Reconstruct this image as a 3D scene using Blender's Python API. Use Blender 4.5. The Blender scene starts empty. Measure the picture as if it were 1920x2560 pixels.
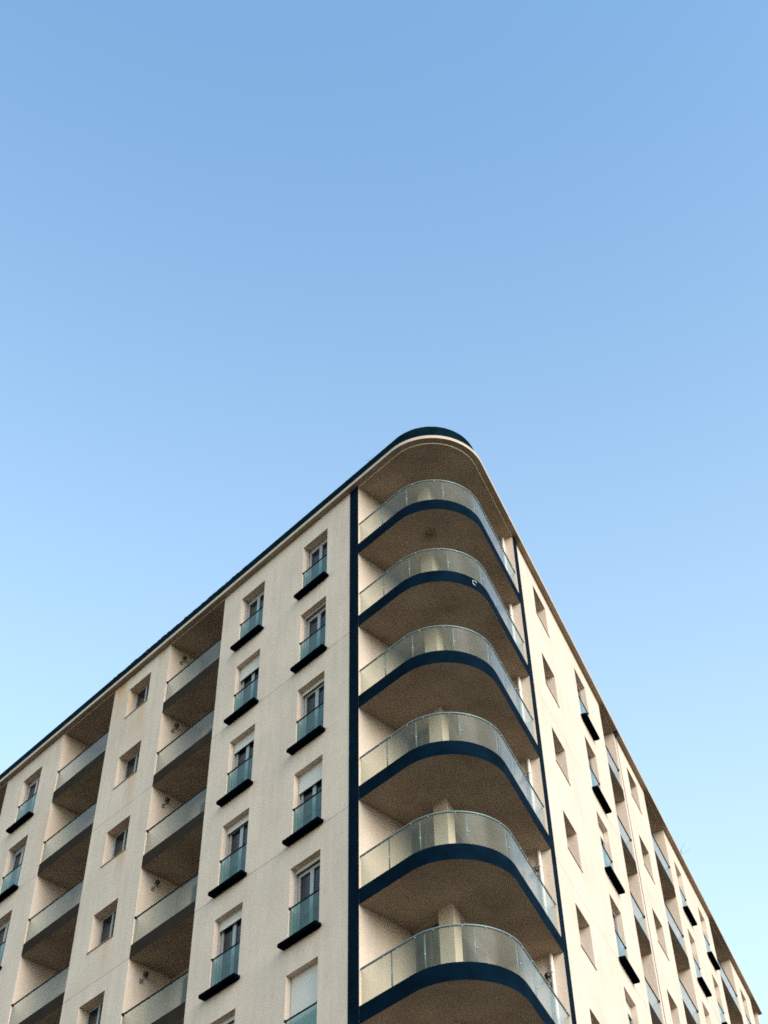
import bpy, bmesh, math, random
from mathutils import Vector, Matrix
random.seed(7)
SC = bpy.context.scene
COL = SC.collection
rad = math.radians

# ------------------------------------------------------------------ camera
EYE = 1.6                                   # eye height above the pavement
CR = Vector((0.9997452461, -0.0147227184, 0.0171111)).normalized()
PITCH, ROLL, FPX = rad(49.290963), rad(-1.293316), 3609.893
cp, sp, cr_, sr_ = math.cos(PITCH), math.sin(PITCH), math.cos(ROLL), math.sin(ROLL)
FW = Vector((0, cp, sp)); UP0 = Vector((0, -sp, cp)); RT0 = Vector((1, 0, 0))
RT = RT0 * cr_ + UP0 * sr_
UP = -RT0 * sr_ + UP0 * cr_
cam = bpy.data.cameras.new('camera'); camo = bpy.data.objects.new('camera', cam); COL.objects.link(camo)
camo.matrix_world = Matrix(((RT.x, UP.x, -FW.x, 0), (RT.y, UP.y, -FW.y, 0), (RT.z, UP.z, -FW.z, EYE), (0, 0, 0, 1)))
cam.sensor_fit = 'HORIZONTAL'; cam.sensor_width = 36; cam.lens = FPX / 1920 * 36
cam.clip_start = 0.1; cam.clip_end = 6000
SC.camera = camo

# ------------------------------------------------------------------ light
SUN_DIR = Vector((0.64, -0.77, 0)).normalized()     # horizontal direction towards the sun
SUN_EL = rad(24)
world = bpy.data.worlds.new('World'); SC.world = world; world.use_nodes = True
wn = world.node_tree.nodes; wl = world.node_tree.links
sky = wn.new('ShaderNodeTexSky'); sky.sky_type = 'NISHITA'; sky.sun_disc = False
sky.sun_elevation = SUN_EL
sky.sun_rotation = math.atan2(SUN_DIR.x, SUN_DIR.y)
sky.air_density = 1.0; sky.dust_density = 0.5; sky.ozone_density = 1.3; sky.altitude = 0
# the air pales evenly towards the horizon all the way round
tc = wn.new('ShaderNodeTexCoord'); sx = wn.new('ShaderNodeSeparateXYZ'); wl.new(tc.outputs['Generated'], sx.inputs[0])
mrr = wn.new('ShaderNodeMapRange'); mrr.inputs[1].default_value = .93; mrr.inputs[2].default_value = 0.0
mrr.inputs[3].default_value = 0.0; mrr.inputs[4].default_value = 1.0; wl.new(sx.outputs[2], mrr.inputs[0])
pws = wn.new('ShaderNodeMath'); pws.operation = 'POWER'; pws.inputs[1].default_value = 1.3; wl.new(mrr.outputs[0], pws.inputs[0])
mxs = wn.new('ShaderNodeMix'); mxs.data_type = 'RGBA'; wl.new(pws.outputs[0], mxs.inputs['Factor'])
tin = wn.new('ShaderNodeVectorMath'); tin.operation = 'MULTIPLY'; tin.inputs[1].default_value = (0.86, 1.01, 0.98)
wl.new(sky.outputs[0], tin.inputs[0]); wl.new(tin.outputs[0], mxs.inputs[6]); mxs.inputs[7].default_value = (2.80, 3.12, 2.72, 1)
wl.new(mxs.outputs[2], wn['Background'].inputs[0]); wn['Background'].inputs[1].default_value = 0.15
sun = bpy.data.lights.new('sun', 'SUN'); suno = bpy.data.objects.new('sun', sun); COL.objects.link(suno)
sun.energy = 1.35; sun.angle = rad(45); sun.color = (1.0, 0.93, 0.87)
sd = (SUN_DIR * math.cos(SUN_EL) + Vector((0, 0, math.sin(SUN_EL)))).normalized()
suno.rotation_euler = sd.to_track_quat('Z', 'Y').to_euler(); suno.location = (60, -40, 60)
SC.cycles.use_denoising = False; SC.cycles.filter_width = 1.7
SC.view_settings.view_transform = 'Standard'; SC.view_settings.look = 'None'
SC.view_settings.exposure = 1.62; SC.view_settings.gamma = 1.0; SC.view_settings.use_curve_mapping = False

# ------------------------------------------------------------------ frames of the two facades
C0 = Vector((1.96582323, 25.71543228, EYE))
tl, tr = rad(134.10002745), rad(67.22141534)
UL = Vector((math.cos(tl), math.sin(tl), 0)); UR = Vector((math.cos(tr), math.sin(tr), 0))
NL = Vector((math.sin(tl), -math.cos(tl), 0)); NR = Vector((-math.sin(tr), math.cos(tr), 0))   # into the building
FR = {'L': (UL, NL), 'R': (UR, NR)}
def W(side, s, d, z):            # facade coordinates -> world
    u, n = FR[side]; return C0 + u * s + n * d + Vector((0, 0, z))
def D(side, s, d, z):            # the same without the origin
    u, n = FR[side]; return u * s + n * d + Vector((0, 0, z))
def inframe(P, m=170):
    v = P - Vector((0, 0, EYE)); d = v.dot(FW)
    x = 960 + FPX * v.dot(RT) / d; y = 1280 - FPX * v.dot(UP) / d
    return -m < x < 1920 + m and -m < y < 2560 + m

# ------------------------------------------------------------------ materials
def newmat(name):
    m = bpy.data.materials.new(name); m.use_nodes = True
    nt = m.node_tree; return m, nt, nt.nodes['Principled BSDF']
def simple(name, col, rough=0.6, metal=0.0, spec=0.5, var=0.0, scale=3.0, bump=0.0, bscale=60):
    m, nt, b = newmat(name)
    b.inputs['Roughness'].default_value = rough; b.inputs['Metallic'].default_value = metal
    b.inputs['Specular IOR Level'].default_value = spec
    b.inputs['Base Color'].default_value = (*col, 1)
    geo = nt.nodes.new('ShaderNodeNewGeometry')
    if var:
        no = nt.nodes.new('ShaderNodeTexNoise'); no.inputs['Scale'].default_value = scale; no.inputs['Detail'].default_value = 6
        mr = nt.nodes.new('ShaderNodeMapRange'); mr.inputs[1].default_value = .3; mr.inputs[2].default_value = .7
        mr.inputs[3].default_value = 1 - var; mr.inputs[4].default_value = 1 + var
        mx = nt.nodes.new('ShaderNodeVectorMath'); mx.operation = 'SCALE'; mx.inputs[0].default_value = col
        nt.links.new(geo.outputs['Position'], no.inputs['Vector']); nt.links.new(no.outputs[0], mr.inputs[0])
        nt.links.new(mr.outputs[0], mx.inputs['Scale']); nt.links.new(mx.outputs[0], b.inputs['Base Color'])
    if bump:
        n2 = nt.nodes.new('ShaderNodeTexNoise'); n2.inputs['Scale'].default_value = bscale; n2.inputs['Detail'].default_value = 4
        bp = nt.nodes.new('ShaderNodeBump'); bp.inputs['Strength'].default_value = bump; bp.inputs['Distance'].default_value = 0.02
        nt.links.new(geo.outputs['Position'], n2.inputs['Vector']); nt.links.new(n2.outputs[0], bp.inputs['Height'])
        nt.links.new(bp.outputs[0], b.inputs['Normal'])
    return m

def stucco(name, col, stains=()):
    """painted render: cloudy tone, vertical weather streaks, sandy grain; stains = (s, z_top, width, length, strength) in facade UV"""
    m, nt, b = newmat(name); N = nt.nodes.new; Lk = nt.links.new
    b.inputs['Roughness'].default_value = 0.85; b.inputs['Specular IOR Level'].default_value = 0.25
    uv = N('ShaderNodeUVMap'); uv.uv_map = 'facade'
    geo = N('ShaderNodeNewGeometry')
    n1 = N('ShaderNodeTexNoise'); n1.inputs['Scale'].default_value = 0.55; n1.inputs['Detail'].default_value = 8; n1.inputs['Roughness'].default_value = .6
    Lk(geo.outputs['Position'], n1.inputs['Vector'])
    mp = N('ShaderNodeMapping'); mp.inputs['Scale'].default_value = (5.0, 0.35, 1); Lk(uv.outputs[0], mp.inputs[0])
    n2 = N('ShaderNodeTexNoise'); n2.inputs['Scale'].default_value = 1.0; n2.inputs['Detail'].default_value = 5; Lk(mp.outputs[0], n2.inputs['Vector'])
    n3 = N('ShaderNodeTexNoise'); n3.inputs['Scale'].default_value = 38; n3.inputs['Detail'].default_value = 6; n3.inputs['Roughness'].default_value = .75
    Lk(geo.outputs['Position'], n3.inputs['Vector'])
    def mr(src, a, bb, c, d):
        q = N('ShaderNodeMapRange'); q.inputs[1].default_value = a; q.inputs[2].default_value = bb; q.inputs[3].default_value = c; q.inputs[4].default_value = d
        Lk(src, q.inputs[0]); return q.outputs[0]
    def mul(a, bb, op='MULTIPLY'):
        q = N('ShaderNodeMath'); q.operation = op
        for i, v in enumerate((a, bb)):
            if isinstance(v, (int, float)): q.inputs[i].default_value = v
            else: Lk(v, q.inputs[i])
        return q.outputs[0]
    k = mul(mr(n1.outputs[0], .3, .7, .90, 1.07), mr(n2.outputs[0], .25, .75, .91, 1.04))
    k = mul(k, mr(n3.outputs[0], .25, .75, .76, 1.22))
    sc = N('ShaderNodeVectorMath'); sc.operation = 'SCALE'; sc.inputs[0].default_value = col; Lk(k, sc.inputs['Scale'])
    out = sc.outputs[0]
    if stains:
        sep = N('ShaderNodeSeparateXYZ'); Lk(uv.outputs[0], sep.inputs[0])
        tot = None
        for (s, z, w, ln, st) in stains:
            dx = mul(mul(mul(sep.outputs[0], -s, 'ADD'), 1 / w), 2.0, 'POWER')
            dx = mul(mul(mul(sep.outputs[0], -s, 'ADD'), 1 / w), mul(mul(sep.outputs[0], -s, 'ADD'), 1 / w))
            gx = mr(dx, 0, 1, 1, 0)
            dz = mul(sep.outputs[1], -z, 'ADD')          # negative below the top
            gz = mul(mr(dz, -ln, -0.05, 0, 1), mr(dz, 0.0, .04, 1, 0))
            g = mul(mul(gx, gz), st)
            tot = g if tot is None else mul(tot, g, 'MAXIMUM')
        mp2 = N('ShaderNodeMapping'); mp2.inputs['Scale'].default_value = (16.0, 1.3, 1); Lk(uv.outputs[0], mp2.inputs[0])
        n4 = N('ShaderNodeTexNoise'); n4.inputs['Scale'].default_value = 1; n4.inputs['Detail'].default_value = 5; Lk(mp2.outputs[0], n4.inputs['Vector'])
        fac = mul(tot, mr(n4.outputs[0], .3, .62, .15, 1))
        mx = N('ShaderNodeMix'); mx.data_type = 'RGBA'; Lk(fac, mx.inputs['Factor'])
        Lk(out, mx.inputs[6]); mx.inputs[7].default_value = (col[0] * .78, col[1] * .56, col[2] * .28, 1)
        out = mx.outputs[2]
    Lk(out, b.inputs['Base Color'])
    bp = N('ShaderNodeBump'); bp.inputs['Strength'].default_value = .35; bp.inputs['Distance'].default_value = .012
    Lk(n3.outputs[0], bp.inputs['Height']); Lk(bp.outputs[0], b.inputs['Normal'])
    return m

def thin_glass(name, tint, haze_col, haze, refl):
    m, nt, b = newmat(name); nt.nodes.remove(b); N = nt.nodes.new; Lk = nt.links.new
    tr_ = N('ShaderNodeBsdfTransparent'); tr_.inputs[0].default_value = (*tint, 1)
    df = N('ShaderNodeBsdfDiffuse'); df.inputs[0].default_value = (*haze_col, 1)
    gl = N('ShaderNodeBsdfGlossy'); gl.inputs[0].default_value = (1, 1, 1, 1); gl.inputs['Roughness'].default_value = .22
    m1 = N('ShaderNodeMixShader'); Lk(tr_.outputs[0], m1.inputs[1]); Lk(df.outputs[0], m1.inputs[2])
    no = N('ShaderNodeTexNoise'); no.inputs['Scale'].default_value = 1.7; no.inputs['Detail'].default_value = 6
    geo = N('ShaderNodeNewGeometry'); Lk(geo.outputs['Position'], no.inputs['Vector'])
    q = N('ShaderNodeMapRange'); q.inputs[1].default_value = .3; q.inputs[2].default_value = .7; q.inputs[3].default_value = haze * .8; q.inputs[4].default_value = haze * 1.2
    Lk(no.outputs[0], q.inputs[0]); Lk(q.outputs[0], m1.inputs[0])
    lw = N('ShaderNodeLayerWeight'); lw.inputs[0].default_value = .5          # facing = 1 - |cos|, the same from both sides
    pw = N('ShaderNodeMath'); pw.operation = 'POWER'; pw.inputs[1].default_value = 5; Lk(lw.outputs['Facing'], pw.inputs[0])
    mm = N('ShaderNodeMath'); mm.operation = 'MULTIPLY_ADD'; mm.inputs[1].default_value = refl * .96; mm.inputs[2].default_value = refl * .012; mm.use_clamp = True; Lk(pw.outputs[0], mm.inputs[0])
    m2 = N('ShaderNodeMixShader'); Lk(mm.outputs[0], m2.inputs[0]); Lk(m1.outputs[0], m2.inputs[1]); Lk(gl.outputs[0], m2.inputs[2])
    Lk(m2.outputs[0], nt.nodes['Material Output'].inputs[0])
    return m

CREAM = (0.700, 0.560, 0.440)
M = {}
stL = [(16.15, 34.4, .5, 1.9, 1), (15.75, 34.4, .6, 5.0, .35), (14.9, 32.5, .7, 1.8, .4), (19.9, 31.0, .4, 3.0, .3), (13.75, 34.4, .30, .8, .8), (15.75, 33.9, .22, 1.6, .6), (14.65, 32.5, .35, 2.0, .75), (15.55, 32.5, .15, .5, .5),
       (14.65, 29.5, .4, 1.6, .7), (14.55, 26.5, .35, 1.2, .65), (14.65, 23.5, .3, 1.2, .5), (19.9, 34.4, .25, 1.4, .4), (22.3, 34.4, .2, .7, .5), (4.6, 34.4, .2, .5, .3)]
M['wall_left'] = stucco('cream_render_left', CREAM, stL)
M['wall_right'] = stucco('cream_render_right', CREAM, [(18.2, 32.6, .4, .9, .25), (8.1, 32.6, .4, .9, .2), (11.9, 31.4, .4, .7, .25)])
M['plaster'] = stucco('cream_plaster', CREAM)
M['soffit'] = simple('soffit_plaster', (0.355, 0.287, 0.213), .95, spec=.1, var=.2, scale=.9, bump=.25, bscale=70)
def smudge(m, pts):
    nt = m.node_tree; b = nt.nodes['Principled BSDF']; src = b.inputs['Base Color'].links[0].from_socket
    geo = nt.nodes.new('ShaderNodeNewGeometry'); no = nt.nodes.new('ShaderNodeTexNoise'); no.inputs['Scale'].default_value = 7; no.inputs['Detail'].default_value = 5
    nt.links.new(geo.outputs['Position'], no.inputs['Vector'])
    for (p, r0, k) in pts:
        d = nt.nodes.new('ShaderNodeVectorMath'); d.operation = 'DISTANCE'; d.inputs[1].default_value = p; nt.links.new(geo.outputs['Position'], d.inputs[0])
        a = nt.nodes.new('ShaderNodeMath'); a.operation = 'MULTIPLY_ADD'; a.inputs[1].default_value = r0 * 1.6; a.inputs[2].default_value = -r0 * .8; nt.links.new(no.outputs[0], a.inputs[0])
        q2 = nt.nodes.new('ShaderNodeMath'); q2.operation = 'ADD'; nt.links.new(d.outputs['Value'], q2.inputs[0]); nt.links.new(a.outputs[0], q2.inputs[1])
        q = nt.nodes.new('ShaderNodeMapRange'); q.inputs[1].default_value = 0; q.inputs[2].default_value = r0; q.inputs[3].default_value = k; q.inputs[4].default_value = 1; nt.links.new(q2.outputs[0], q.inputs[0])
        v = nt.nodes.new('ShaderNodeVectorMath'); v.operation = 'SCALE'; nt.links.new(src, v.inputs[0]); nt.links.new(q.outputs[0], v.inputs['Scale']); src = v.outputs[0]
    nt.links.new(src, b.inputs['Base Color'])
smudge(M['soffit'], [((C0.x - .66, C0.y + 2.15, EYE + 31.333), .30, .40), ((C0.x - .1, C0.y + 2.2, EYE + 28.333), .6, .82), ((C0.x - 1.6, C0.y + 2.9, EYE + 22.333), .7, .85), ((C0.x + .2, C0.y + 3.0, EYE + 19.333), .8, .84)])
M['taupe'] = simple('taupe_slab_edge', (0.036, 0.029, 0.023), 1.0, spec=.0, var=.12, scale=2.5)
M['navy'] = simple('navy_paint', (0.0009, 0.0078, 0.0165), .9, spec=.03, var=.35, scale=2.2, bump=.15)
M['white'] = simple('white_frame', (0.38, 0.37, 0.36), .4)
M['shutter'] = simple('shutter_white', (0.66, 0.62, 0.55), .5, var=.04)
M['rail'] = simple('rail_dark', (0.002, 0.010, 0.016), .6, spec=.15)
M['steel'] = simple('rail_steel', (0.16, 0.215, 0.21), .45, metal=.3)
M['clamp'] = simple('steel_clamp', (0.55, 0.55, 0.52), .45, metal=.7)
M['black'] = simple('black_metal', (0.006, 0.008, 0.010), .45)
M['grey'] = simple('grey_metal', (0.22, 0.21, 0.20), .5)
M['pipe'] = simple('white_pipe', (0.78, 0.75, 0.68), .35)
M['sill'] = simple('tan_sill', (0.25, 0.18, 0.09), .7, var=.2)
M['brown'] = simple('brown_frame', (0.10, 0.075, 0.055), .6)
M['pane'] = simple('dark_pane', (0.004, 0.011, 0.016), .06, spec=.28)
M['glass'] = thin_glass('green_guard_glass', (.78, .81, .73), (.38, .38, .28), .17, .95)
M['teal'] = thin_glass('teal_guard_glass', (.50, .70, .68), (.16, .30, .28), .22, 1.0)
M['room'] = simple('dark_room', (0.05, 0.045, 0.04), .9)

def navy_weathered():
    m = simple('navy_parapet', (0.0010, 0.010, 0.016), .95, spec=.03, var=.4, scale=3.0, bump=.4, bscale=12)
    nt = m.node_tree; N = nt.nodes.new; b = nt.nodes['Principled BSDF']
    geo = N('ShaderNodeNewGeometry')
    v = N('ShaderNodeTexNoise'); v.inputs['Scale'].default_value = 9; v.inputs['Detail'].default_value = 3
    nt.links.new(geo.outputs['Position'], v.inputs['Vector'])
    q = N('ShaderNodeMapRange'); q.inputs[1].default_value = .68; q.inputs[2].default_value = .76; nt.links.new(v.outputs[0], q.inputs[0])
    uv = N('ShaderNodeUVMap'); uv.uv_map = 'facade'; sep = N('ShaderNodeSeparateXYZ'); nt.links.new(uv.outputs[0], sep.inputs[0])
    w = N('ShaderNodeMapRange'); w.inputs[1].default_value = 7; w.inputs[2].default_value = 12; w.inputs[3].default_value = .1; nt.links.new(sep.outputs[0], w.inputs[0])
    mm = N('ShaderNodeMath'); mm.operation = 'MULTIPLY'; nt.links.new(q.outputs[0], mm.inputs[0]); nt.links.new(w.outputs[0], mm.inputs[1])
    old = b.inputs['Base Color'].links[0].from_socket
    mx = N('ShaderNodeMix'); mx.data_type = 'RGBA'; nt.links.new(mm.outputs[0], mx.inputs['Factor']); nt.links.new(old, mx.inputs[6])
    mx.inputs[7].default_value = (.20, .22, .18, 1); nt.links.new(mx.outputs[2], b.inputs['Base Color'])
    return m
M['parapet'] = navy_weathered()

# ------------------------------------------------------------------ mesh helpers
class MB:
    def __init__(self): self.v = []; self.f = []; self.m = []; self.uv = []; self.mats = []
    def mi(self, mat):
        if mat not in self.mats: self.mats.append(mat)
        return self.mats.index(mat)
    def face(self, pts, mat, uvs=None):
        i = len(self.v); self.v += [tuple(p) for p in pts]; self.f.append(list(range(i, i + len(pts)))); self.m.append(self.mi(mat))
        self.uv.append(uvs or [(p[0], p[2]) for p in pts])
    def hexa(self, P, mat, uvf=None, faces=None):
        """P[i][j][k] corners"""
        c = lambda i, j, k: P[i][j][k]
        q = [((0,0,0),(1,0,0),(1,0,1),(0,0,1)), ((0,1,0),(0,1,1),(1,1,1),(1,1,0)), ((0,0,0),(0,0,1),(0,1,1),(0,1,0)),
             ((1,0,0),(1,1,0),(1,1,1),(1,0,1)), ((0,0,1),(1,0,1),(1,1,1),(0,1,1)), ((0,0,0),(0,1,0),(1,1,0),(1,0,0))]
        for n, t in enumerate(q):
            if faces and n not in faces: continue
            mt = mat[n] if isinstance(mat, (list, tuple)) else mat
            self.face([c(*a) for a in t], mt, [uvf(*a) for a in t] if uvf else None)
    def box(self, side, s0, s1, d0, d1, z0, z1, mat, world=True, faces=None):
        """faces order: 0 outer(d0) 1 inner(d1) 2 s0 3 s1 4 top 5 bottom"""
        F = W if world else D
        S = (s0, s1); DD = (d0, d1); Z = (z0, z1)
        P = [[[F(side, S[i], DD[j], Z[k]) for k in (0, 1)] for j in (0, 1)] for i in (0, 1)]
        self.hexa(P, mat, lambda i, j, k: (S[i] + DD[j], Z[k]), faces)
    def tube(self, pts, r, mat, n=8, caps=True):
        rings = []
        for i, p in enumerate(pts):
            a = pts[max(0, i - 1)]; b = pts[min(len(pts) - 1, i + 1)]; t = (b - a).normalized()
            x = t.cross(Vector((0, 0, 1)));  x = x.normalized() if x.length > 1e-3 else Vector((1, 0, 0)); y = t.cross(x).normalized()
            rings.append([p + (x * math.cos(2 * math.pi * k / n) + y * math.sin(2 * math.pi * k / n)) * r for k in range(n)])
        for a, b in zip(rings, rings[1:]):
            for k in range(n): self.face([a[k], a[(k + 1) % n], b[(k + 1) % n], b[k]], mat)
        if caps: self.face(rings[0], mat); self.face(rings[-1][::-1], mat)
    def ball(self, c, r, mat, sx=1, n=10, mrings=6):
        R_ = []
        for j in range(mrings + 1):
            th = math.pi * j / mrings
            R_.append([c + Vector((math.cos(2 * math.pi * k / n) * math.sin(th) * r, math.sin(2 * math.pi * k / n) * math.sin(th) * r, math.cos(th) * r * sx)) for k in range(n)])
        for a, b in zip(R_, R_[1:]):
            for k in range(n): self.face([a[k], a[(k + 1) % n], b[(k + 1) % n], b[k]], mat)
    def mesh(self, name, fix=True, smooth=False, bevel=0):
        me = bpy.data.meshes.new(name)
        me.from_pydata(self.v, [], self.f)
        for mt in self.mats: me.materials.append(mt)
        me.polygons.foreach_set('material_index', self.m)
        uvl = me.uv_layers.new(name='facade'); i = 0
        for u in self.uv:
            for c in u: uvl.data[i].uv = c; i += 1
        bm = bmesh.new(); bm.from_mesh(me)
        bmesh.ops.remove_doubles(bm, verts=bm.verts, dist=1e-5)
        if fix: bmesh.ops.recalc_face_normals(bm, faces=bm.faces)
        if bevel: bmesh.ops.bevel(bm, geom=list(bm.edges), offset=bevel, segments=3, affect='EDGES', profile=.5)
        bm.to_mesh(me); bm.free()
        if smooth:
            me.polygons.foreach_set('use_smooth', [True] * len(me.polygons))
        me.update(); return me

def link(name, me, parent=None, loc=(0, 0, 0)):
    o = bpy.data.objects.new(name, me); COL.objects.link(o)
    if parent: o.parent = parent
    o.location = loc; return o
def tag(o, **k):
    for a, b in k.items(): o[a] = b
    return o

# ------------------------------------------------------------------ levels (relative to the eye)
PITCHZ = 3.0
FLOOR0 = 31.763          # top of the topmost balcony slab
SOFF0 = 31.333           # its underside
EAVE = 34.42; CEIL = 34.375
GROUND = -EYE
REND = 37.15; LEND = 30.0

# ------------------------------------------------------------------ ground
def sheet(name, pts, z, mat, kind='structure'):
    b = MB(); b.face([Vector((x, y, z)) for x, y in pts], mat); o = link(name, b.mesh(name, fix=False)); o['kind'] = kind; return o
M['earth'] = simple('brown_ground', (0.060, 0.040, 0.026), .95, spec=.1, var=.25, scale=.15)
M['asphalt'] = simple('asphalt', (0.06, 0.055, 0.05), .9, var=.2, scale=1.5, bump=.3, bscale=90)
M['paving'] = simple('paving', (0.10, 0.07, 0.046), .9, var=.15, scale=1.0, bump=.2)
M['kerb'] = simple('kerb', (0.33, 0.31, 0.28), .85, var=.1)
M['paint'] = simple('road_paint', (0.75, 0.74, 0.70), .7, var=.1, scale=8)
sheet('ground', [(-900, -900), (900, -900), (900, 900), (-900, 900)], 0.0, M['earth'])
sheet('road', [(-300, -14), (300, -14), (300, -4), (-300, -4)], 0.004, M['asphalt'])
b = MB()
for k in range(-40, 41):
    b.face([Vector((k * 6, -9.08, .008)), Vector((k * 6 + 3, -9.08, .008)), Vector((k * 6 + 3, -8.92, .008)), Vector((k * 6, -8.92, .008))], M['paint'])
o = link('road_marking', b.mesh('road_marking', fix=False)); o['kind'] = 'structure'
b = MB(); P = [[[Vector((x, y, z)) for z in (0.0, .13)] for y in (-4.0, -3.85)] for x in (-300, 300)]; b.hexa(P, M['kerb'])
o = link('kerb', b.mesh('kerb')); o['kind'] = 'structure'
b = MB(); P = [[[Vector((x, y, z)) for z in (0.0, .128)] for y in (-3.85, 23.0)] for x in (-300, 300)]; b.hexa(P, M['paving'])
o = link('pavement', b.mesh('pavement')); o['kind'] = 'structure'

# ------------------------------------------------------------------ the building
bld = bpy.data.objects.new('apartment_building', None); COL.objects.link(bld)
BASE = Vector((C0.x, C0.y, 0)); bld.location = BASE
tag(bld, label='tall cream apartment block with a rounded glass balcony corner and navy blue trim', category='apartment building')
def part(name, me, loc=Vector((0, 0, 0)), parent=None):
    """mesh in world coordinates (loc 0) or local ones placed at a world loc"""
    o = bpy.data.objects.new(name, me); COL.objects.link(o); o.parent = parent or bld
    o.location = loc - BASE if parent is None else loc
    return o
Z0 = Vector((0, 0, 0))

# openings: (column, side, s0, s1, kind)
COLS = [('A', 'L', 5.35, 6.49, 'french'), ('B', 'L', 8.36, 9.51, 'french'), ('C', 'L', 10.45, 13.365, 'loggia'), ('D', 'L', 14.375, 15.60, 'small'),
        ('E', 'L', 16.53, 19.58, 'loggia'), ('F', 'L', 20.79, 21.99, 'french'), ('X', 'L', 23.24, 26.2, 'loggia'),
        ('G', 'R', 7.20, 8.40, 'small'), ('H', 'R', 11.27, 12.42, 'french'), ('I', 'R', 14.20, 15.93, 'loggia'), ('K', 'R', 17.27, 18.50, 'small'),
        ('L', 'R', 19.63, 22.25, 'loggia'), ('M', 'R', 23.30, 24.35, 'french'), ('N', 'R', 26.70, 27.75, 'french'), ('O', 'R', 28.80, 32.25, 'loggia'),
        ('P', 'R', 33.35, 34.45, 'french'), ('Q', 'R', 35.72, 37.02, 'loggia')]
ZR = {'french': (31.50, 33.655), 'small': (32.55, 33.83)}
RD = {'french': .34, 'small': .34, 'loggia': 1.5}
GROOVES = [28.37, 22.36, 16.36]
SHUT = {'A': [0, .04, .12, .57, .08, 2.1, 0], 'B': [0, .49, .34, .19, .27, .1, 0], 'F': [0, 0, 0, 0, 0, 0, 0], 'H': [.05, .0, .40, .05, .38, .1, 0],
        'M': [.5, .45, .5, .5, .5, .5, .5], 'N': [.55, .5, .5, .5, .5, .5, .5], 'P': [.2, .2, .2, .2, .2, .2]}

def heightfield(side, s_lo, s_hi, z_lo, z_hi, opens, mat):
    """front sheet with recessed cells; opens: (s0,s1,z0,z1,depth,draw_back)"""
    S = sorted({s_lo, s_hi, *[o[0] for o in opens], *[o[1] for o in opens]}); S = [s for s in S if s_lo <= s <= s_hi]
    Z = sorted({z_lo, z_hi, *[o[2] for o in opens], *[o[3] for o in opens]}); Z = [z for z in Z if z_lo <= z <= z_hi]
    def cell(i, j):
        if i < 0 or j < 0 or i >= len(S) - 1 or j >= len(Z) - 1: return (0, True)
        sc = (S[i] + S[i + 1]) / 2; zc = (Z[j] + Z[j + 1]) / 2; best = (0, True)
        for o in opens:
            if o[0] < sc < o[1] and o[2] < zc < o[3] and o[4] > best[0]: best = (o[4], o[5])
        return best
    b = MB()
    q = lambda s, d, z: (W(side, s, d, z), (s, z))
    def add(pts):
        b.face([p[0] for p in pts], mat, [p[1] for p in pts])
    for i in range(len(S) - 1):
        for j in range(len(Z) - 1):
            d, draw = cell(i, j)
            if draw: add([q(S[i], d, Z[j]), q(S[i + 1], d, Z[j]), q(S[i + 1], d, Z[j + 1]), q(S[i], d, Z[j + 1])])
            d2 = cell(i + 1, j)[0]
            if d2 != d and i < len(S) - 2:
                s = S[i + 1]; add([(W(side, s, d, Z[j]), (s + d, Z[j])), (W(side, s, d2, Z[j]), (s + d2, Z[j])), (W(side, s, d2, Z[j + 1]), (s + d2, Z[j + 1])), (W(side, s, d, Z[j + 1]), (s + d, Z[j + 1]))])
            d3 = cell(i, j + 1)[0]
            if d3 != d and j < len(Z) - 2:
                z = Z[j + 1]; add([(W(side, S[i], d, z), (S[i], z + d)), (W(side, S[i], d3, z), (S[i], z + d3)), (W(side, S[i + 1], d3, z), (S[i + 1], z + d3)), (W(side, S[i + 1], d, z), (S[i + 1], z + d))])
    return b

def floors_in_view(side, s0, s1, kind):
    out = []
    for n in range(0, 9):
        z0, z1 = (31.3 - 3 * n, 34.4 - 3 * n) if kind == 'loggia' else (ZR[kind][0] - 3 * n, ZR[kind][1] - 3 * n)
        if any(inframe(W(side, s, 0, z)) for s in (s0, s1) for z in (z0, z1)): out.append(n)
    return out
VIEW = {c[0]: floors_in_view(c[1], c[2], c[3], c[4]) for c in COLS}

for side, s_lo, s_hi, nm in (('L', 4.31, LEND, 'left_wall'), ('R', 5.80, REND, 'right_wall')):
    ops = []
    for g in GROOVES: ops.append((s_lo, s_hi, g - .007, g + .007, .010, True))
    for (c, sd, s0, s1, kd) in COLS:
        if sd != side or not VIEW[c]: continue
        if kd == 'loggia':
            nmax = max(VIEW[c]); ops.append((s0, s1, FLOOR0 - 3 * nmax - .43, CEIL, RD[kd], True))
        else:
            for n in VIEW[c]: ops.append((s0, s1, ZR[kd][0] - 3 * n, ZR[kd][1] - 3 * n, RD[kd], False))
    bb = heightfield(side, s_lo, s_hi, GROUND, EAVE, ops, M['wall_left' if side == 'L' else 'wall_right'])
    part('wall', bb.mesh(nm, fix=False))

# end and back walls closing the block
bb = MB()
pe = W('R', REND, 0, 0); pf = pe + NR * 16; pg = W('L', LEND, 12, 0); ph = W('L', LEND, 0, 0)
for a, c in ((pe, pf), (pf, pg), (pg, ph)):
    A_ = Vector((a.x, a.y, 0)); B_ = Vector((c.x, c.y, 0)); up = Vector((0, 0, EYE + EAVE))
    L_ = (B_ - A_).length
    bb.face([A_, B_, B_ + up, A_ + up], M['plaster'], [(0, 0), (L_, 0), (L_, 36), (0, 36)])
part('wall', bb.mesh('rear_wall', fix=False))

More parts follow.
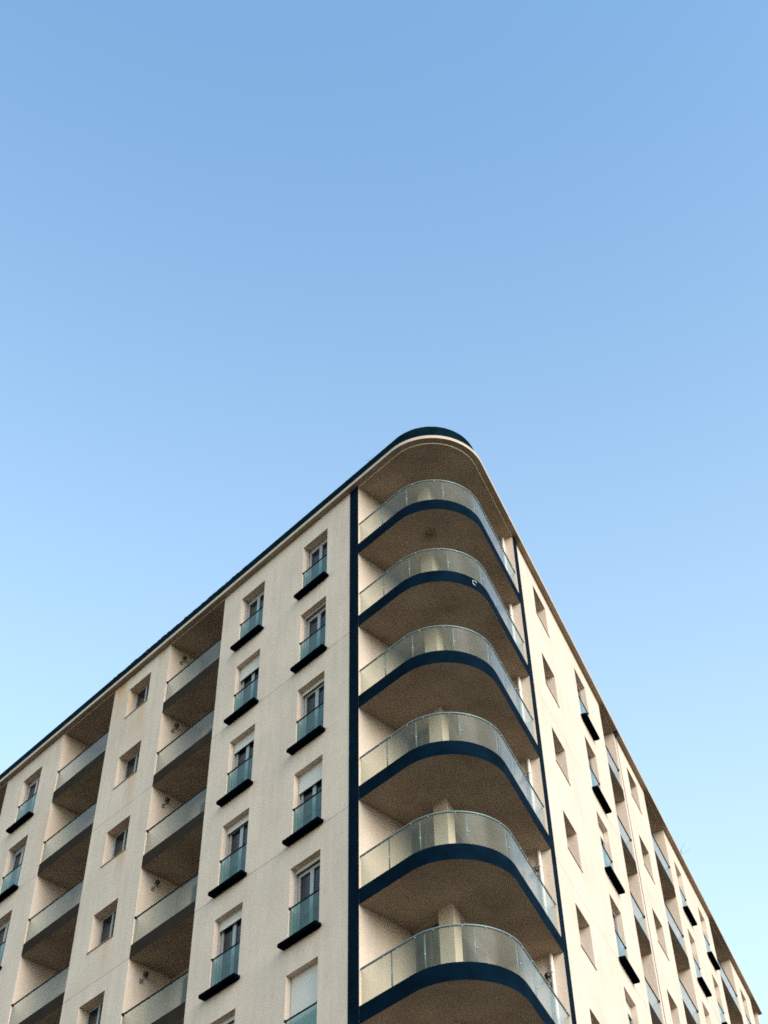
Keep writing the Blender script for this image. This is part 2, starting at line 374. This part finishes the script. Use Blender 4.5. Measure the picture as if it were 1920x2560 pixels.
# ------------------------------------------------------------------ rounded corner outline
HALF = (tl - tr) / 2
def outline(r_off, sL, sR, seg=40, base_r=1.5):
    """plan polyline from L(sL) round the corner to R(sR); r_off outward positive"""
    T = base_r / math.tan(HALF)
    cen = C0 + UL * T + NL * base_r
    r = base_r + r_off
    a0 = math.atan2(-NL.y, -NL.x); a1 = math.atan2(-NR.y, -NR.x)
    while a1 < a0: a1 += 2 * math.pi
    if a1 - a0 > math.pi: a1 -= 2 * math.pi
    pts = [C0 + UL * sL - NL * r_off]
    for k in range(seg + 1):
        a = a0 + (a1 - a0) * k / seg
        pts.append(Vector((cen.x + r * math.cos(a), cen.y + r * math.sin(a), EYE)))
    pts.append(C0 + UR * sR - NR * r_off)
    return pts, cen, r, a0, a1
def at(p, z): return Vector((p.x, p.y, EYE + z))
sL_in, sR_in = 3.945, 5.43

def prism(b, poly, z0, z1, m_side, m_bot, m_top, n_outer=None, m_inner=None):
    """vertical prism on a plan polygon"""
    n = len(poly); L_ = 0
    for i in range(n):
        a = poly[i]; c = poly[(i + 1) % n]; l = (c - a).length
        mt = m_side if (n_outer is None or i < n_outer) else (m_inner or m_side)
        b.face([at(a, z0), at(c, z0), at(c, z1), at(a, z1)], mt, [(L_, z0), (L_ + l, z0), (L_ + l, z1), (L_, z1)]); L_ += l
    if m_bot: b.face([at(p, z0) for p in poly][::-1], m_bot, [(p.x, p.y) for p in poly][::-1])
    if m_top: b.face([at(p, z1) for p in poly], m_top, [(p.x, p.y) for p in poly])

# dark vertical strips either side of the corner
bb = MB(); bb.box('L', sL_in, 4.31, -.012, -.001, GROUND, EAVE, M['navy']); part('corner_strip', bb.mesh('strip_a'))
bb = MB(); bb.box('R', sR_in, 5.80, -.012, -.001, GROUND, EAVE, M['navy']); part('corner_strip', bb.mesh('strip_b'))
# side walls of the balcony recess (inner cheeks, set 3 mm back from the strips)
DB = 1.54
bb = MB(); bb.box('L', sL_in + .001, 4.312, 0, 2.4, GROUND, CEIL + .1, M['plaster'])
part('wall', bb.mesh('cheek_a'))
bb = MB(); bb.box('R', sR_in + .001, 5.802, 0, 2.4, GROUND, CEIL + .1, M['plaster'])
part('wall', bb.mesh('cheek_b'))

# corner slabs
ol, cen, rr, a0, a1 = outline(0.0, sL_in - .001, sR_in - .001)
inner = [C0 + UR * sR_in + NR * 2.3, C0 + UL * 4.6 + NL * 3.2 * 1.0, C0 + UL * sL_in + NL * 2.3]
bb = MB(); poly = ol + [C0 + UR * (sR_in - .001) + NR * 1.9, C0 + UL * (sL_in - .001) + NL * 1.9]
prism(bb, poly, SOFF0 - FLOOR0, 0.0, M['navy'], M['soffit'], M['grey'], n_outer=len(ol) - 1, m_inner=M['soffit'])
slab_me = bb.mesh('corner_slab')

# guard: glass panels between joints, rail, posts at joints, clamps
gl_out, gcen, gr, _, _ = outline(-.045, sL_in, sR_in, 60)
def path_len(P):
    L_ = [0.0]
    for a, c in zip(P, P[1:]): L_.append(L_[-1] + (c - a).length)
    return L_
GP = gl_out; GL = path_len(GP)
def ppos(t):
    for i in range(len(GL) - 1):
        if t <= GL[i + 1] or i == len(GL) - 2:
            k = (t - GL[i]) / (GL[i + 1] - GL[i]); return GP[i].lerp(GP[i + 1], k), (GP[i + 1] - GP[i]).normalized()
def nearest(side, s, d):
    tgt = W(side, s, d, 0); best = min(range(400), key=lambda i: (at(ppos(GL[-1] * i / 399)[0], 0) - tgt).length); return GL[-1] * best / 399
joints = [0.03, nearest('L', 2.98, .05), nearest('L', 1.98, .05), nearest('L', 1.05, .70), nearest('R', 1.99, .05), nearest('R', 3.08, .05), nearest('R', 4.22, .05), GL[-1] - .03]
RAILH = .915
panel_mes = []
for a, c in zip(joints, joints[1:]):
    bb = MB(); n = max(1, int((c - a) / .09)); g = .008
    ts = [a + g + (c - a - 2 * g) * k / n for k in range(n + 1)]
    P0 = []; P1 = []
    for t in ts:
        p, tg = ppos(t); nrm = Vector((-tg.y, tg.x, 0))
        P0.append(p); P1.append(p)
    for p, q in zip(P0, P0[1:]): bb.face([at(p, -.10), at(q, -.10), at(q, RAILH - .03), at(p, RAILH - .03)], M['glass'])
    panel_mes.append(bb.mesh('guard_panel', fix=False, smooth=True))
bb = MB(); pts = [at(ppos(GL[-1] * k / 70)[0], RAILH) for k in range(1, 70)]; bb.tube([at(ppos(.02)[0], RAILH)] + pts + [at(ppos(GL[-1] - .02)[0], RAILH)], .026, M['steel'], 8)
rail_me = bb.mesh('corner_rail', smooth=True)
bb = MB()
for t in joints[1:-1]:
    p, tg = ppos(t); nrm = Vector((-tg.y, tg.x, 0)); p = p - nrm * 0.0
    c_ = -1 if (p - nrm * .1 - gcen).length > (p + nrm * .1 - gcen).length else 1
    q = p + nrm * c_ * .035
    bb.tube([at(q, 0), at(q, RAILH - .02)], .016, M['steel'], 6)
post_me = bb.mesh('guard_posts', smooth=True)
post_single = []
for t in joints[1:-1]:
    p, tg = ppos(t); nrm = Vector((-tg.y, tg.x, 0)); c_ = -1 if (p - nrm * .1 - Vector((gcen.x, gcen.y, EYE))).length < (p + nrm * .1 - Vector((gcen.x, gcen.y, EYE))).length else 1
    b1 = MB(); q = p + nrm * c_ * .03; b1.tube([at(q, 0), at(q, RAILH - .02)], .020, M['steel'], 6); post_single.append(b1.mesh('guard_post', smooth=True))
bb = MB()
for a, c in zip(joints, joints[1:]):
    for k in (.22, .78):
        for zz in (-.02, RAILH - .075):
            p, tg = ppos(a + (c - a) * k); nrm = Vector((-tg.y, tg.x, 0)); out = 1 if (p + nrm - Vector((gcen.x, gcen.y, EYE))).length > (p - nrm - Vector((gcen.x, gcen.y, EYE))).length else -1
            bb.ball(at(p + nrm * out * .018, zz + .03), .013, M['clamp'], 1, 8, 4)
for t in joints[1:-1]:
    p, tg = ppos(t); nrm = Vector((-tg.y, tg.x, 0)); out = 1 if (p + nrm - Vector((gcen.x, gcen.y, EYE))).length > (p - nrm - Vector((gcen.x, gcen.y, EYE))).length else -1
    bb.ball(at(p + nrm * out * .018 + tg * .03, .36), .017, M['clamp'], 1, 8, 4)
clamp_me = bb.mesh('guard_clamps', smooth=True)

for n in range(0, 8):
    off = Vector((0, 0, FLOOR0 - 3 * n))
    sl = part('corner_balcony', slab_me, off)
    for me in panel_mes: part('glass_panel', me, Z0, sl)
    part('handrail', rail_me, Z0, sl)
    for me in post_single: part('post', me, Z0, sl)
    part('glass_clamps', clamp_me, Z0, sl)['kind'] = 'stuff'
# below the last built balcony the corner goes on as plain slabs down to the ground
for n in range(8, 11):
    part('corner_balcony', slab_me, Vector((0, 0, FLOOR0 - 3 * n)))

# room walls behind the corner balconies: pillar, lintels, wall lengths
bb = MB()
ZB = GROUND
DR = 1.64
sn = math.sin(tl - tr); apex = C0 + UL * (DR / sn) + UR * (DB / sn)
pil = [C0 + UL * 2.91 + NL * DB, apex, C0 + UR * 2.86 + NR * DR, C0 + UR * 2.95 + NR * (DR + .5), C0 + UL * 2.91 + NL * (DB + .5)]
prism(bb, pil, ZB, CEIL + .1, M['plaster'], None, None)
bb.box('R', 4.55, 5.43, DR, DR + .25, ZB, CEIL + .1, M['plaster'])
for n in range(0, 11):
    top = CEIL if n == 0 else SOFF0 - 3 * (n - 1)
    bb.box('L', 2.911, sL_in, DB + .10, DB + .24, top - .10, top, M['soffit'])
    bb.box('R', 2.861, 4.549, DR + .005, DR + .24, top - .10, top, M['plaster'])
part('wall', bb.mesh('room_wall'))
for n in range(0, 7):
    z0 = FLOOR0 - 3 * n; h = 2.45
    for side, s0, s1, d in (('L', 2.911, sL_in, DB + .25), ('R', 2.861, 4.549, DR + .25)):
        fb = MB()
        fw_ = .06
        mid = (s0 + s1) / 2
        for (x0, x1, y0, y1) in ((s0, s0 + fw_, 0, h), (s1 - fw_, s1, 0, h), (s0 + fw_, s1 - fw_, 0, fw_), (s0 + fw_, s1 - fw_, h - fw_, h), (mid - .04, mid + .04, fw_, h - fw_)):
            fb.box(side, x0, x1, d, d + .06, y0, y1, M['brown'])
        dr = part('balcony_door', fb.mesh('door_frame'), Vector((0, 0, z0)))
        for x0, x1 in ((s0 + fw_, mid - .04), (mid + .04, s1 - fw_)):
            pb = MB(); pb.box(side, x0, x1, d + .02, d + .035, fw_, h - fw_, M['pane']); part('pane', pb.mesh('door_pane'), Z0, dr)
# white drain pipe in the right end of the corner balconies
bb = MB(); bb.tube([W('R', 5.36, .30, ZB), W('R', 5.36, .30, CEIL)], .045, M['pipe'], 12, False)
for n in range(0, 9):
    z = FLOOR0 - 3 * n + 2.05
    bb.tube([W('R', 5.36, .30, z), W('R', 5.36, .30, z + .09)], .055, M['pipe'], 12, True)
part('drainpipe', bb.mesh('drainpipe', smooth=True))

# ------------------------------------------------------------------ windows
def shared_window(side, w, kind, drop):
    """meshes local to the opening: s from 0 to w, z from 0"""
    z0, z1 = ZR[kind]; h = z1 - z0; R_ = []
    d = .25 if kind == 'french' else .30
    top = h
    b1 = MB(); f = .055
    zt = h if kind == 'small' else h - .10
    for (x0, x1, y0, y1, dd) in ((0, f, 0, h, 0), (w - f, w, 0, h, 0), (f, w - f, zt - f, h, 0), (f, w - f, 0, f, 0)):
        b1.box(side, x0, x1, d + dd, d + .07, y0, y1, M['white'], world=False)
    # leaf frames
    lw = .062 if kind == 'french' else .035
    m_ = w / 2
    for (x0, x1) in ((f, m_), (m_, w - f)):
        for (a, c, y0, y1) in ((x0 + .002, x0 + lw, f + .002, zt - f - .002), (x1 - lw, x1 - .002, f + .002, zt - f - .002), (x0 + lw, x1 - lw, f + .002, f + lw), (x0 + lw, x1 - lw, zt - f - lw, zt - f - .002)):
            b1.box(side, a, c, d - .02, d + .05, y0, y1, M['white'], world=False)
    R_.append(('frame', b1.mesh('window_frame')))
    for (x0, x1) in ((f, m_), (m_, w - f)):
        b2 = MB(); b2.box(side, x0 + lw, x1 - lw, d + .012, d + .03, f + lw, zt - f - lw, M['pane'], world=False); R_.append(('pane', b2.mesh('window_pane')))
    if kind == 'french':
        b3 = MB(); b3.box(side, -.10, w + .15, -.205, .20, -.115, 0.0, M['navy_sill'], world=False)
        R_.append(('sill', b3.mesh('window_sill', bevel=.03)))
        b4 = MB(); b4.face([D(side, .012, .03, 0.0), D(side, w - .012, .03, 0.0), D(side, w - .012, .03, .985), D(side, .012, .03, .985)], M['teal']); R_.append(('glass_guard', b4.mesh('glass_guard', fix=False)))
        b5 = MB(); b5.tube([D(side, .0, .03, 1.0), D(side, w, .03, 1.0)], .021, M['rail'], 8)
        for s in (.008, w - .008): b5.tube([D(side, s - .007, .03, 1.0), D(side, s + .007, .03, 1.0)], .042, M['rail'], 10)
        R_.append(('handrail', b5.mesh('window_rail')))
        if drop > 0.02:
            b6 = MB(); nsl = max(1, int(round(drop / .055))); hh = drop / nsl
            for k in range(nsl):
                zt_ = h - k * hh; zb_ = zt_ - hh
                P = [[[None, None], [None, None]], [[None, None], [None, None]]]
                b6.box(side, .012, w - .012, .165, .180, zb_ + .006, zt_, M['shutter'], world=False)
                b6.box(side, .012, w - .012, .171, .178, zb_, zb_ + .006, M['shutter'], world=False)
            b6.box(side, .012, w - .012, .158, .186, h - drop - .03, h - drop, M['shutter'], world=False)
            R_.append(('shutter', b6.mesh('roller_shutter')))
        b7 = MB()
        for s in (0.0, w - .03): b7.box(side, s, s + .03, .15, .20, 0, h, M['white'], world=False)
        R_.append(('shutter_guide', b7.mesh('shutter_guide')))
    else:
        b3 = MB(); b3.box(side, -.03, w + .03, -.022, .30, -.025, 0.004, M['sill'], world=False); R_.append(('sill', b3.mesh('stone_sill')))
    return R_
M['navy_sill'] = simple('navy_sill_paint', (0.001, 0.003, 0.006), .95, spec=.0, var=.2)
cache = {}
for (c, side, s0, s1, kd) in COLS:
    if kd == 'loggia': continue
    for n in VIEW[c]:
        drop = SHUT.get(c, [0] * 9)[min(n, 5)] if kd == 'french' else 0
        key = (side, round(s1 - s0, 3), kd, drop)
        if key not in cache: cache[key] = shared_window(side, s1 - s0, kd, drop)
        loc = W(side, s0, 0, ZR[kd][0] - 3 * n)
        meshes = cache[key]
        root = part('window', meshes[0][1], loc)
        for nm, me in meshes[1:]: part(nm, me, Z0, root)

# dark room volume behind the windows so no light leaks in
# ------------------------------------------------------------------ loggias
for (c, side, s0, s1, kd) in COLS:
    if kd != 'loggia' or not VIEW[c]: continue
    w = s1 - s0
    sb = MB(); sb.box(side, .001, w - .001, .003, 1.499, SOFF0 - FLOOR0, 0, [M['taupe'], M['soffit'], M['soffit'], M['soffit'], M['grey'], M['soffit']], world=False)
    slab = sb.mesh('loggia_slab')
    npan = 3 if w > 2.2 else 2
    pans = []
    for k in range(npan):
        g = .012; a = .012 + (w - .024) * k / npan + (g / 2 if k else 0); e = .012 + (w - .024) * (k + 1) / npan - (g / 2 if k < npan - 1 else 0)
        pb = MB(); pb.face([D(side, a, .045, -.03), D(side, e, .045, -.03), D(side, e, .045, .875), D(side, a, .045, .875)], M['glass']); pans.append(pb.mesh('loggia_glass', fix=False))
    rb = MB(); rb.tube([D(side, 0, .045, .895), D(side, w, .045, .895)], .024, M['rail'], 8)
    for s in (.008, w - .008): rb.tube([D(side, s - .007, .045, .895), D(side, s + .007, .045, .895)], .05, M['rail'], 10)
    rail = rb.mesh('loggia_rail')
    cb = MB()
    for k in range(npan):
        for t in (.2, .8):
            cb.ball(D(side, w * (k + t) / npan, .03, .845), .014, M['rail'], 1, 6, 4)
    clamps = cb.mesh('loggia_clamps')
    fb = MB(); x0, x1 = w * .2, w * .8; h = 2.3; m_ = (x0 + x1) / 2; dd = 1.43
    for (a, e, y0, y1) in ((x0, x0 + .06, 0, h), (x1 - .06, x1, 0, h), (x0 + .06, x1 - .06, h - .06, h), (x0 + .06, x1 - .06, 0, .06), (m_ - .05, m_ + .05, .06, h - .06)):
        fb.box(side, a, e, dd, 1.49, y0, y1, M['white'], world=False)
    frame = fb.mesh('loggia_door')
    pbs = []
    for a, e in ((x0 + .06, m_ - .05), (m_ + .05, x1 - .06)):
        pb = MB(); pb.box(side, a, e, 1.45, 1.47, .06, h - .06, M['pane'], world=False); pbs.append(pb.mesh('loggia_pane'))
    for n in VIEW[c]:
        loc = W(side, s0, 0, FLOOR0 - 3 * n)
        root = part('balcony', slab, loc)
        for me in pans: part('glass_panel', me, Z0, root)
        part('handrail', rail, Z0, root); part('glass_clamps', clamps, Z0, root)['kind'] = 'stuff'
        dr = part('balcony_door', frame, loc)
        for me in pbs: part('pane', me, Z0, dr)

# ------------------------------------------------------------------ eaves, ceiling, parapet
M['edge'] = simple('cream_edge', (0.50, 0.39, 0.29), .8, var=.08, scale=4, bump=.2)
bb = MB(); o2, *_ = outline(.18, LEND, REND + .18)
poly = o2 + [C0 + UR * (REND + .18) + NR * 16, C0 + UL * LEND + NL * 12]
prism(bb, poly, EAVE + .001, EAVE + .13, M['edge'], M['soffit'], M['grey'])
part('eaves_slab', bb.mesh('eaves_slab'))
# lower ceiling over the corner, its edge 4 cm below the eaves
bb = MB(); o3, *_ = outline(.0, sL_in - .001, sR_in - .001)
poly = o3 + [C0 + UR * (sR_in - .001) + NR * 2.2, C0 + UL * (sL_in - .001) + NL * 2.2]
M['lit_edge'] = simple('painted_lit_edge', (0.80, 0.66, 0.50), .8, var=.06, scale=4)  # light catching the ceiling step is put into this paler edge colour
prism(bb, poly, CEIL - .012, EAVE, M['lit_edge'], M['soffit'], None)
part('ceiling', bb.mesh('corner_ceiling'))
for (c, side, s0, s1, kd) in COLS:
    if kd == 'loggia' and VIEW[c]:
        bb = MB(); bb.box(side, s0, s1, .002, 1.49, CEIL - .002, EAVE, [M['edge'], M['soffit'], M['soffit'], M['soffit'], M['soffit'], M['soffit']], faces=(0, 5)); part('ceiling', bb.mesh('loggia_ceiling', fix=False))
# parapet, set back behind the eaves edge, slightly uneven on top
def parapet(off, thick, z0, z1, sL, sR):
    b = MB(); po, *_ = outline(off, sL, sR, 36); pi_, *_ = outline(off - thick, sL, sR, 36)
    def dens(P, n0, n1):
        out = []
        for k in range(n0): out.append(P[0].lerp(P[1], k / n0))
        out += P[1:-1]
        for k in range(1, n1 + 1): out.append(P[-2].lerp(P[-1], k / n1))
        return out
    po = dens(po, 400, 110); pi_ = dens(pi_, 400, 110)
    rnd = random.Random(3); top = []
    for k, p in enumerate(po):
        s = (p - C0).dot(UL) if k < 400 else 0
        amp = .004 + (.022 if 9.5 < s < 17 else 0) + (.006 if k > 436 else 0)
        top.append(z1 + rnd.uniform(-1, 1) * amp)
    uv = 0
    for k in range(len(po) - 1):
        s0 = (po[k] - C0).dot(UL) if k < 400 else 0; s1 = (po[k + 1] - C0).dot(UL) if k < 399 else 0
        b.face([at(po[k], z0), at(po[k + 1], z0), at(po[k + 1], top[k + 1]), at(po[k], top[k])], M['parapet'], [(s0, z0), (s1, z0), (s1, z1), (s0, z1)])
        b.face([at(po[k], top[k]), at(po[k + 1], top[k + 1]), at(pi_[k + 1], top[k + 1]), at(pi_[k], top[k])], M['parapet'], [(s0, z0), (s1, z0), (s1, z1), (s0, z1)])
        b.face([at(pi_[k], z0), at(pi_[k], top[k]), at(pi_[k + 1], top[k + 1]), at(pi_[k + 1], z0)], M['parapet'], [(s0, z0), (s1, z0), (s1, z1), (s0, z1)])
    return b
bb = parapet(-.045, .22, EAVE + .131, 35.28, LEND, REND - .05)
bb.box('R', REND - .06, REND - .04, .045, 14, EAVE + .131, 35.26, M['parapet'])
part('parapet', bb.mesh('parapet', fix=True))

# expansion joint cover and black rain head on the right facade
M['cover'] = simple('cover_grey', (0.07, 0.07, 0.065), .6)
bb = MB(); bb.box('R', 16.14, 16.185, -.012, -.001, GROUND, EAVE, M['cover']); part('joint_cover', bb.mesh('joint_cover'))
bb = MB(); bb.box('R', 15.93, 16.15, -.176, -.0, EAVE - .075, EAVE + .0, M['black']); part('rain_head', bb.mesh('rain_head'))

# ------------------------------------------------------------------ lamps
def lamp(side, s, d, z, sgn, label, group):
    """globe lamp held by a bracket on a wall at s; sgn = direction away from the wall along s"""
    root = bpy.data.objects.new('wall_lamp', None); COL.objects.link(root); root.location = W(side, s, d, z)
    tag(root, label=label, category='wall lamp', group=group)
    b1 = MB(); b1.ball(D(side, sgn * .10, .08, .10), .075, M['black'], 1.1, 12, 8); m1 = b1.mesh('lamp_globe', smooth=True)
    b2 = MB(); b2.box(side, min(0, sgn * .03), max(0, sgn * .03), -.05, .05, -.17, -.05, M['grey'], world=False)
    b2.tube([D(side, sgn * .03, 0, -.10), D(side, sgn * .10, .0, -.08), D(side, sgn * .10, .07, .04)], .016, M['grey'], 6); m2 = b2.mesh('lamp_bracket')
    for nm, me in (('globe', m1), ('bracket', m2)):
        o = bpy.data.objects.new(nm, me); COL.objects.link(o); o.parent = root
words = ['topmost', 'second', 'third', 'fourth', 'fifth', 'sixth', 'seventh']
for n in VIEW['C']:
    if n > 5: continue
    lamp('L', 13.36, .47, FLOOR0 - 3 * n + 2.17, -1, 'black globe lamp on the side wall of the %s balcony from the roof, left facade' % words[n].replace('topmost', 'first'), 'globe lamps in the left facade balconies')
for n in (3, 4, 5):
    lamp('R', 5.43, .35, FLOOR0 - 3 * n + 1.90, -1, 'black globe lamp beside the white drainpipe on the %s corner balcony from the roof' % words[n], 'globe lamps on the corner balconies')

# pale cable ring on the second balcony edge
b1 = MB(); ctr = W('R', 1.58, .19, FLOOR0 - 3 - .19); pcen = Vector((gcen.x, gcen.y, ctr.z)); outw = (ctr - pcen).normalized(); ctr = pcen + outw * (1.5 + .012)
tang = Vector((-outw.y, outw.x, 0)); pts = []
for k in range(15):
    a = rad(20 + 275 * k / 14); pts.append(tang * math.cos(a) * .075 + Vector((0, 0, 1)) * math.sin(a) * .085 + outw * .008)
b1.tube(pts, .011, M['clamp'], 6)
o = link('cable_ring', b1.mesh('cable_ring', smooth=True), None, ctr); tag(o, label='small pale open ring hanging on the navy edge of the second corner balcony', category='ring')

# rooftop aerial
b1 = MB(); A0 = W('R', 28.5, .5, 0); b1.tube([A0 + Vector((0, 0, EAVE + .13)), A0 + Vector((0, 0, 37.75))], .02, M['grey'], 6)
root = link('roof_aerial', None) if False else bpy.data.objects.new('roof_aerial', None); COL.objects.link(root); root.location = A0 + Vector((0, 0, EAVE + .13))
tag(root, label='thin two armed aerial standing on the roof above the right facade', category='aerial')
base = A0 + Vector((0, 0, EAVE + .13))
b1 = MB(); b1.tube([Vector((0, 0, 0)), Vector((0, 0, 3.2))], .016, M['grey'], 6); o = bpy.data.objects.new('mast', b1.mesh('aerial_mast')); COL.objects.link(o); o.parent = root
for (pa, pb) in ((W('R', 28.46, .5, 37.70), W('R', 29.93, .5, 39.03)), (W('R', 28.93, .5, 37.82), W('R', 31.07, .5, 39.48))):
    b1 = MB(); b1.tube([pa - base, pb - base], .010, M['grey'], 5); o = bpy.data.objects.new('arm', b1.mesh('aerial_arm')); COL.objects.link(o); o.parent = root
# weeds on the parapet
def weed(side, s, label, h=.25, nst=5, seed=1):
    rnd = random.Random(seed); b1 = MB()
    for k in range(nst):
        a = rnd.uniform(-.6, .6); l = h * rnd.uniform(.6, 1.1)
        b1.tube([Vector((0, 0, 0)), D(side, a * l * .4, 0, l * .6), D(side, a * l, rnd.uniform(-.05, .05), l)], .004, M['sill'], 4)
    o = link('weed', b1.mesh('weed'), None, W(side, s, .1, 35.27)); tag(o, label=label, category='weed', group='weeds on the parapet')
weed('L', 3.55, 'dry twiggy weed on the parapet just left of the rounded roof corner', .28, 5, 2)
weed('L', 15.0, 'dry weed on the parapet above the small window column of the left facade', .22, 4, 5)
